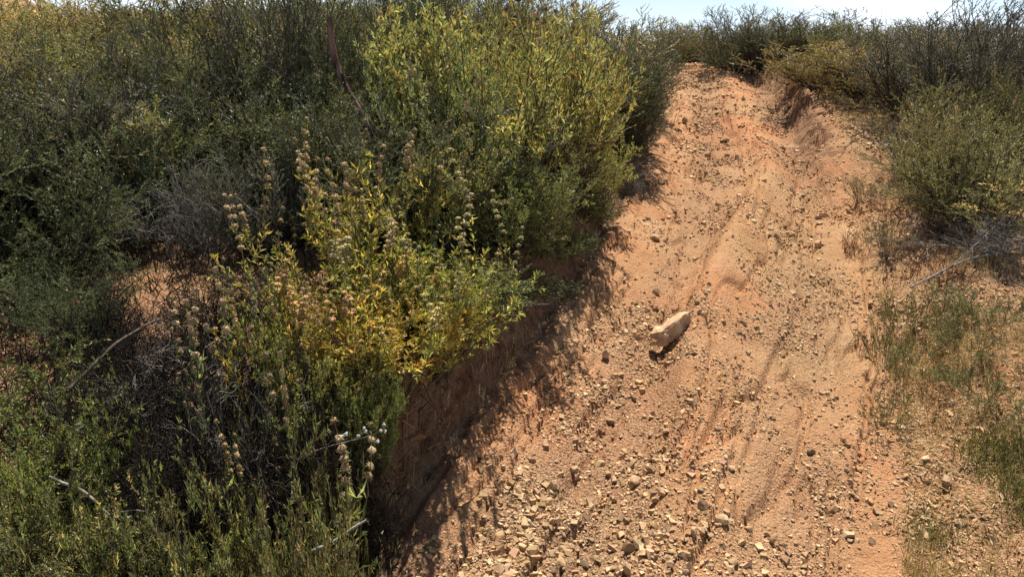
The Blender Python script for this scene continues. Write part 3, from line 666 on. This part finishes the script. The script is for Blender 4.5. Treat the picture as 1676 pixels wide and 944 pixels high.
# -- near chamise, lower left
L('chamise', 1, -10, 2.3, 400, 260, 'dark green shrub at the left edge level with the pink dirt', tint=(.9, 1.05, .8))
L('chamise', 2, 95, 2.05, 430, 190, 'dark shrub left of the pink dirt patch', tint=(.75, .9, .8))
L('green', 0, 25, 1.6, 585, 312, 'green fine-leaved shrub at the left edge beside the hollow', tint=(0.86, 0.90, 0.65))
L('green', 0, 85, 1.35, 675, 250, 'sunlit green shrub to the left of the dark hollow', tint=(1.08, 1.15, 0.79))
L('green', 1, 30, 1.15, 785, 375, 'bright green shrub in the lower left corner', tint=(1.01, 0.94, 0.86))
L('green', 1, 210, 1.12, 825, 325, 'low green shrub with bleached twigs at the bottom edge, below the hollow', tint=(1.15, 1.15, 0.94))
L('green', 0, 335, 1.15, 815, 275, 'soft green low shrub at the bottom, in front of the hollow', tint=(1.08, 0.97, 0.94))
L('green', 2, 450, 1.2, 755, 287, 'green feathery shrub at the near end of the bank', tint=(1.15, 1.15, 1.01))
L('green', 1, 505, 1.12, 835, 170, 'grey-green shrub overhanging the shale at the bottom of the bank', tint=(1.01, 0.90, 0.94))
L('green', 0, 120, .98, 905, 325, 'dense green shrub cut by the bottom edge, second from the corner', tint=(1.01, 1.08, 0.79))
L('green', 0, 400, .98, 915, 300, 'low olive shrub cut by the bottom edge left of the shale', tint=(1.15, 0.97, 0.86))
for px_, Y_, top_, w_, kd_, lab_, ti_ in [
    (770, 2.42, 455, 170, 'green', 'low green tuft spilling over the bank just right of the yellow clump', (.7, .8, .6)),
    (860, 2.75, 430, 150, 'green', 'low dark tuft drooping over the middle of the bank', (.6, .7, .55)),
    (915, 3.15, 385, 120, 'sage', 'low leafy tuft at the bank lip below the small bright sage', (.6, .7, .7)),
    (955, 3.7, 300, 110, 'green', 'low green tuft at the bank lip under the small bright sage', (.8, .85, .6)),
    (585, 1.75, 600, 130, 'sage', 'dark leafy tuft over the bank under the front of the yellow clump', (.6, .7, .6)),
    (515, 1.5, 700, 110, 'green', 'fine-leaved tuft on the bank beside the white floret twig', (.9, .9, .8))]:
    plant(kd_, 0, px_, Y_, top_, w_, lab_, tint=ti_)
# -- the brush that closes the gaps on the left slope
def fill():
    r = np.random.default_rng(31); k = 0
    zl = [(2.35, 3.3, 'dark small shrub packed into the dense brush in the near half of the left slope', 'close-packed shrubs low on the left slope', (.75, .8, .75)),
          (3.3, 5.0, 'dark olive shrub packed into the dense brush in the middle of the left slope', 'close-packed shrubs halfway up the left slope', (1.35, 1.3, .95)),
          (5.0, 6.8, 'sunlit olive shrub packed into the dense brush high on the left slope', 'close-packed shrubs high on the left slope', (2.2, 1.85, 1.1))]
    for y0, y1, lab, grp, tint in zl:
        y = y0
        while y < y1:
            st = .36+.05*y; xr = float(xc(y))-1.15; xl = -.80*y-.45
            x = xr-r.uniform(0, .3)
            while x > xl:
                X = x+r.uniform(-.1, .1); Yy = y+r.uniform(-.15, .15)
                if not (Yy < 2.9 and -1.75 < X < -.55) :
                    g = gz(X, Yy); kind = ('chamise', 'feather', 'chamise', 'wand', 'feather', 'chamise')[k % 6]; pr = PROTO[kind][k % len(PROTO[kind])]
                    h = r.uniform(.45, .62)*(1+.05*min(y, 4.5)); w = st*r.uniform(1.5, 1.9)
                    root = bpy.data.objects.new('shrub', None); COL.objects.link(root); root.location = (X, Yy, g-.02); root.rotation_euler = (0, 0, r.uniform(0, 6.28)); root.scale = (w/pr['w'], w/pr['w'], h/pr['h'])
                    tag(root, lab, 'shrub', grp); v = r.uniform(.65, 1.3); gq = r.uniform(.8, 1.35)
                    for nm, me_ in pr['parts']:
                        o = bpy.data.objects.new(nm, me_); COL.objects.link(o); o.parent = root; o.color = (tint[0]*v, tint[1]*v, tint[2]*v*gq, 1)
                    k += 1
                x -= st*r.uniform(.9, 1.2)
            y += st*.95
    print('fill', k)
fill()
# -- right of the trail
GS = 'far shrubs beyond the crest of the trail'
for i, (px, Y, top, w) in enumerate([(1075, 11.6, 36, 130), (1125, 11.9, 48, 120), (1165, 11.4, 42, 120), (1100, 12.6, 40, 140)]):
    plant('chamise', i, px, Y, top, w, 'distant grey-brown shrub beyond the crest where the trail ends', GS, (1.7, 1.45, 1.35))
L('chamise', 1, 1200, 9.3, 15, 150, 'dark round shrub casting shade on the trail at the crest', tint=(1.0, 1.0, 1.0))
L('wand', 0, 1255, 8.9, 20, 150, 'dark shrub with forked dead stems just right of the crest', tint=(.9, .9, .95))
L('drybrush', 0, 1235, 9.2, 75, 100, 'bare forked stems at the foot of the dark crest shrub')
L('chamise', 2, 1320, 8.6, 22, 150, 'dark green shrub on the skyline right of the crest shrub', tint=(1.15, 1.15, 1.05))
L('chamise', 0, 1390, 7.9, 38, 170, 'olive shrub on the skyline above the eroded right bank', tint=(1.3, 1.2, .8))
L('feather', 1, 1345, 6.9, 70, 190, 'yellow-olive feathery shrub above the eroded right bank', tint=(1.6, 1.3, .75))
L('feather', 0, 1425, 6.2, 80, 190, 'wispy olive shrub left of the tall dark spiky one', tint=(1.5, 1.25, .75))
L('drybrush', 1, 1455, 6.2, 30, 120, 'shrub with bare dead spikes poking into the sky')
L('wand', 1, 1500, 5.6, 50, 190, 'tall dark spiky shrub with upright wands on the right skyline', tint=(1.0, 1.0, 1.1))
L('wand', 0, 1570, 5.1, -5, 190, 'tallest dark wand shrub touching the top edge on the right', tint=(1.0, 1.0, 1.15))
L('wand', 1, 1650, 5.6, -15, 170, 'dark spiky shrub in the top right corner', tint=(1.0, 1.0, 1.15))
L('chamise', 2, 1600, 4.5, 115, 190, 'olive green shrub below the spiky ones with an orange tip', tint=(1.6, 1.45, 1.2))
L('chamise', 1, 1680, 4.2, 105, 190, 'green shrub on the right edge under the spiky corner', tint=(1.25, 1.15, 1.1))
L('feather', 0, 1555, 3.95, 175, 190, 'grey-green shrub spreading onto the right verge', tint=(1.6, 1.5, 1.2))
L('chamise', 0, 1630, 3.55, 200, 260, 'dense green shrub at the right edge above the pale tangled twigs', tint=(1.75, 1.6, 1.5))
L('drybrush', 0, 1620, 3.3, 345, 200, 'tangle of pale bare twigs on the right verge at the edge')
L('drybrush', 1, 1500, 4.6, 170, 110, 'leafless purple-grey shrub at the foot of the spiky brush', tint=(.8, .7, .7))
GD = 'straw tufts along the right verge'
for i, (px, Y, top, w) in enumerate([(1400, 6.0, 155, 110), (1440, 5.3, 190, 110), (1370, 6.6, 140, 90), (1500, 4.5, 260, 100), (1420, 4.4, 290, 80), (1560, 3.6, 345, 90), (1470, 3.5, 360, 80)]):
    plant('drygrassy', i, px, Y, top, w, 'dry straw-coloured tuft on the verge right of the trail', GD, (.8, .85, .75), name='dry_tuft', cat='plant')
L('weed', 0, 1500, 2.75, 480, 90, 'upright fine green plant nearest the trail on the right', tint=(.62, .72, .6), name='green_plant', cat='plant')
L('weed', 1, 1585, 2.75, 475, 110, 'green fern-like plant below the pale twigs on the right', tint=(.62, .72, .6), name='green_plant', cat='plant')
L('weed', 0, 1655, 2.6, 500, 130, 'thick green plant at the right edge, upper one', tint=(.62, .72, .6), name='green_plant', cat='plant')
L('weed', 1, 1530, 2.4, 580, 120, 'spreading dark green plant low on the right verge', tint=(.62, .72, .6), name='green_plant', cat='plant')
L('weed', 0, 1650, 2.2, 600, 160, 'thick green plant at the right edge, lower one', tint=(.62, .72, .6), name='green_plant', cat='plant')
L('weed', 1, 1490, 2.15, 640, 80, 'small green sprawl beside the trail above the bottom grass', tint=(.62, .72, .6), name='green_plant', cat='plant')

for px_, Y_, top_, w_, lab_ in [(1610, 2.45, 545, 130, 'green thready plant in the middle of the right verge'), (1560, 2.65, 505, 90, 'light green young plant between the two upper green plants on the right'),
                                (1670, 1.95, 655, 120, 'green plant at the right edge above the dark twig'), (1480, 2.5, 520, 70, 'narrow green plant by the trail, left of the fern-like plants')]:
    plant('weed', px_ % 2, px_, Y_, top_, w_, lab_, tint=(.75, .8, .65), name='green_plant', cat='plant')
def fill_right():
    r = np.random.default_rng(44)
    for k, (X, Yy) in enumerate([(3.6, 8.6), (4.4, 7.8), (5.2, 8.8), (6.1, 8.0), (4.9, 7.0), (5.8, 6.7), (6.8, 7.2), (4.3, 9.6), (5.6, 9.8), (6.9, 9.2), (3.4, 9.9), (7.6, 8.3), (4.5, 5.9), (5.3, 5.7)]):
        g = gz(X, Yy); kind = ('chamise', 'feather', 'wand')[k % 3]; pr = PROTO[kind][k % len(PROTO[kind])]; h = r.uniform(.38, .52); w = r.uniform(.9, 1.2)
        root = bpy.data.objects.new('shrub', None); COL.objects.link(root); root.location = (X, Yy, g-.02); root.rotation_euler = (0, 0, r.uniform(0, 6.28)); root.scale = (w/pr['w'], w/pr['w'], h/pr['h'])
        tag(root, 'shrub crowded behind the dark spiky ones on the right skyline', 'shrub', 'shrubs behind the spiky ones on the right'); v = r.uniform(.8, 1.1)
        for nm, me_ in pr['parts']:
            o = bpy.data.objects.new(nm, me_); COL.objects.link(o); o.parent = root; o.color = (1.1*v, 1.0*v, .95*v, 1)
fill_right()
# ------------------------------------------------------------------ curved dead branch and single twigs
branch('dead_branch', [(541, 28, 3.0), (541, 60, 3.0), (546, 100, 3.0), (562, 135, 2.98), (580, 165, 2.95), (603, 205, 2.92), (640, 300, 2.9), (660, 420, 2.9), (665, 520, 2.9)],
       [.009, .013, .013, .011, .010, .009, .009, .010, .012], 'redbark', 'curved dead branch with peeling reddish bark rising out of the dark brush', 'branch', extra=[(8, 575, 130, 2.97, .004), (12, 566, 190, 2.95, .004)])
branch('fallen_twig', [(660, 455, 2.3), (745, 470, 2.35), (800, 478, 2.4), (840, 492, 2.42), (868, 500, 2.4), (900, 497, 2.38)], [.0025, .003, .003, .0025, .002, .0015], 'graybark', 'pale curved twig hanging over the bank edge beside the trail', 'twig', 5, 3)
tw = branch('florets_twig', [(470, 760, 1.5), (520, 735, 1.5), (570, 722, 1.5), (610, 712, 1.5), (630, 700, 1.5)], [.0018, .0018, .0015, .0012, .001], 'graybark', 'grey twig with tiny white florets sticking out over the shale', 'twig', 5, 4, extra=[(14, 600, 700, 1.5, .001), (18, 625, 725, 1.5, .001), (8, 560, 705, 1.5, .001)])
r_ = np.random.default_rng(9); fp = []
for px, py in [(628, 698), (632, 704), (624, 702), (598, 699), (602, 703), (561, 714), (566, 710), (622, 723), (586, 716)]:
    X, Z, t = at(px, py, 1.5); v = ICO1[0]*.0045*(1+r_.normal(size=(len(ICO1[0]), 1))*.3)+np.array([X, 1.5, Z])+r_.normal(size=3)*.003; fp.append((v, ICO1[1], None, 0))
link('florets', build_mesh('florets', fp, [M['whitefl']]), tw)
branch('dry_branch', [(470, 940, 1.15), (500, 905, 1.18), (540, 890, 1.2), (580, 862, 1.22), (600, 850, 1.23)], [.004, .004, .0035, .003, .002], 'graybark', 'bleached bent stem lying along the shale at the bottom', 'twig', 6, 5)
branch('dry_branch', [(80, 780, 1.3), (140, 805, 1.3), (185, 850, 1.28), (205, 920, 1.25)], [.003, .004, .004, .003], 'graybark', 'bleached crooked stem in the green brush at lower left', 'twig', 6, 6, extra=[(14, 250, 835, 1.25, .003)])
branch('dry_branch', [(1490, 470, 2.9), (1530, 450, 3.0), (1580, 425, 3.1), (1676, 405, 3.2)], [.004, .005, .005, .004], 'graybark', 'long pale dead stem slanting across the right verge', 'twig', 6, 7, extra=[(12, 1640, 360, 3.2, .003), (8, 1600, 455, 3.0, .003)])
branch('dry_branch', [(1570, 745, 2.0), (1610, 748, 2.0), (1650, 735, 2.0), (1690, 728, 2.0)], [.003, .003, .003, .003], 'redbark', 'dark twig on the ground at the right edge', 'twig', 6, 8)

# ------------------------------------------------------------------ shale slabs in the cut face
def slabs():
    r = np.random.default_rng(21)
    meshes = []
    for k in range(5):
        m_ = int(r.integers(5, 8)); a = np.sort(r.uniform(0, 2*PI, m_)+np.arange(m_)*.5) % (2*PI); a = np.sort(a); rr = r.uniform(.7, 1.05, m_)
        pts = [Vector((math.cos(q)*w_, t_, math.sin(q)*w_*.65)) for q, w_ in zip(a, rr) for t_ in (-.11+r.uniform(-.05, .05), .11+r.uniform(-.05, .05))]
        bm = hull_mesh(pts); bmesh.ops.triangulate(bm, faces=bm.faces); bm.verts.index_update()
        v = np.array([x.co[:] for x in bm.verts]); fc = np.array([[q.index for q in p.verts] for p in bm.faces]); bm.free()
        meshes.append(build_mesh('shale_rock', [(v, fc, None, 0)], [M['stone']]))
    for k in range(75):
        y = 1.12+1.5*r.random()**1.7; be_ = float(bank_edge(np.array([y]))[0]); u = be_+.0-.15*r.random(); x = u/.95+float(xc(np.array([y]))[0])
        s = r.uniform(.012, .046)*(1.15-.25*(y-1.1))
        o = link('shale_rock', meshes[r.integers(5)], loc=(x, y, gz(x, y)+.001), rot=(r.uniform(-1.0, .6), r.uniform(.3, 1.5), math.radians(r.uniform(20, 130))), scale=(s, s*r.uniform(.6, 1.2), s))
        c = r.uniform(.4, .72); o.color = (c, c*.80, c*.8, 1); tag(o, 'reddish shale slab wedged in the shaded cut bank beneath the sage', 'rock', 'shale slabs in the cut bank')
slabs()

# ------------------------------------------------------------------ ground cover nobody could count
def scatter_blades(name, label, cat, n, fn, length, width, matk, up=1.0, seed=0, lie=False, colfn=None, curve=.35):
    r = np.random.default_rng(seed); x, y, k = fn(r, n); x = x[k]; y = y[k]; n = len(x); z = ground_fine(x, y)
    az = r.uniform(0, 6.28, n); tilt = (r.uniform(1.35, 1.6, n) if lie else np.abs(r.normal(size=n))*.45/up)
    D = np.stack([np.sin(tilt)*np.cos(az), np.sin(tilt)*np.sin(az), np.cos(tilt)], -1); B = perp(D, r); N = np.cross(B, D)
    l = (length*r.uniform(.4, 1.3, n))[:, None]; w = (width*r.uniform(.7, 1.3, n))[:, None]
    S = np.stack([x, y, z+(.004 if lie else -.004)], -1); side = np.stack([np.cos(az), np.sin(az), np.zeros(n)], -1)
    mid = S+D*l*.55; tip = S+D*l+side*l*curve*r.uniform(-.3, 1, n)[:, None]
    if lie: tip[:, 2] = np.maximum(tip[:, 2], S[:, 2])
    v = np.stack([S-B*w*.5, S+B*w*.5, mid+B*w*.4, tip, mid-B*w*.4], 1)
    F = (np.arange(n)*5)[:, None]+np.array([0, 1, 2, 4])[None]; F2 = (np.arange(n)*5)[:, None]+np.array([4, 2, 3])[None]
    b = np.exp(r.normal(size=n)*.25)[:, None]*np.stack([np.exp(r.normal(size=n)*.1), np.ones(n), np.exp(r.normal(size=n)*.12)], -1)
    V = v.reshape(-1, 3); c = np.repeat(b, 5, 0)
    me = bpy.data.meshes.new(name)
    p1 = (V, F, c, 0); me = build_mesh2(name, V, F, F2, c, M[matk]); print(name, n)
    tag(link(name, me), label, cat, kind='stuff')
def build_mesh2(name, V, F, F2, c, m):
    me = bpy.data.meshes.new(name); L = np.concatenate([F.ravel(), F2.ravel()]).astype(np.int32); S = np.concatenate([np.full(len(F), 4), np.full(len(F2), 3)]).astype(np.int32)
    me.vertices.add(len(V)); me.vertices.foreach_set('co', V.astype(np.float32).ravel()); me.loops.add(len(L)); me.loops.foreach_set('vertex_index', L)
    me.polygons.add(len(S)); me.polygons.foreach_set('loop_start', np.concatenate([[0], np.cumsum(S)[:-1]]).astype(np.int32)); me.polygons.foreach_set('loop_total', S)
    me.update(calc_edges=True); C4 = np.ones((len(V), 4), np.float32); C4[:, :3] = c
    me.color_attributes.new('tint', 'FLOAT_COLOR', 'POINT').data.foreach_set('color', C4.ravel()); me.materials.append(m); me.validate(); return me
def f_litter(r, n):
    y = np.exp(r.uniform(math.log(.9), math.log(7), n)); s = r.random(n) < .55
    u = np.where(s, r.uniform(-3.2, -.72, n), .72+np.abs(r.normal(size=n))*.7); x = u/.95+xc(y)
    k = r.random(n) < np.clip(.15+2.0*(vnoise(x*4, y*4, 71)-.25), 0, 1); k &= ~((x < -.3) & (x > -1.5) & (y < 2.1)); return x, y, k
scatter_blades('leaf_litter', 'fallen leaves and bits of twig covering the soil under the brush', 'leaf litter', 110000, f_litter, .022, .0035, 'straw', seed=3, lie=True)
def f_straw(r, n):
    y = np.exp(r.uniform(math.log(1.3), math.log(8), n)); u = .60+np.abs(r.normal(size=n))*.33+.1; x = u/.95+xc(y)
    k = r.random(n) < np.clip(2.8*(vnoise(x*3.2, y*3.2, 72)-.47), 0, 1); return x, y, k
scatter_blades('dry_grass', 'thin dry straw grass standing along the right verge', 'grass', 22000, f_straw, .075, .0018, 'straw', seed=4)
def f_green(r, n):
    y = r.uniform(1.25, 2.0, n); x = xc(y)+.72+r.random(n)*1.1
    k = r.random(n) < np.clip(2.6*(vnoise(x*6, y*6, 73)-.38), 0, 1)*sst(.66, .95, (x-xc(y))+.2*(vnoise(x*9, y*9, 74)-.5)); return x, y, k
scatter_blades('green_grass', 'low patchy green grass at the lower right beside the trail', 'grass', 42000, f_green, .040, .0024, 'grass', seed=5)
def f_sticks(r, n):
    y = r.uniform(1.0, 3.2, n); x = r.uniform(-2.3, -.15, n); u = (x-xc(y))*.95
    return x, y, (u < -.7)
scatter_blades('twig_litter', 'shade-darkened broken twigs piled under the left brush', 'twigs', 14000, f_sticks, .12, .003, 'shadetwig', up=.35, seed=6)
def f_root(r, n):
    y = 1.1+3.2*r.random(n)**1.4; u = bank_edge(y)-.16+.17*r.random(n); x = u/.95+xc(y)
    return x, y, r.random(n) < np.clip(.2+2*(vnoise(x*8, y*8, 76)-.4), 0, 1)
scatter_blades('bank_roots', 'fine roots and straw hanging from the cut bank', 'roots', 9000, f_root, .06, .0016, 'straw', up=.3, seed=8)
def f_red(r, n):
    y = r.uniform(2.6, 4.2, n); x = xc(y)+.62+r.random(n)*.5
    return x, y, r.random(n) < np.clip(3*(vnoise(x*5, y*5, 75)-.5), 0, 1)
scatter_blades('rusty_weeds', 'rusty brown dried weeds at the right edge of the trail', 'weeds', 5000, f_red, .09, .0022, 'brownhead', seed=7)
print('objects', len(bpy.data.objects))
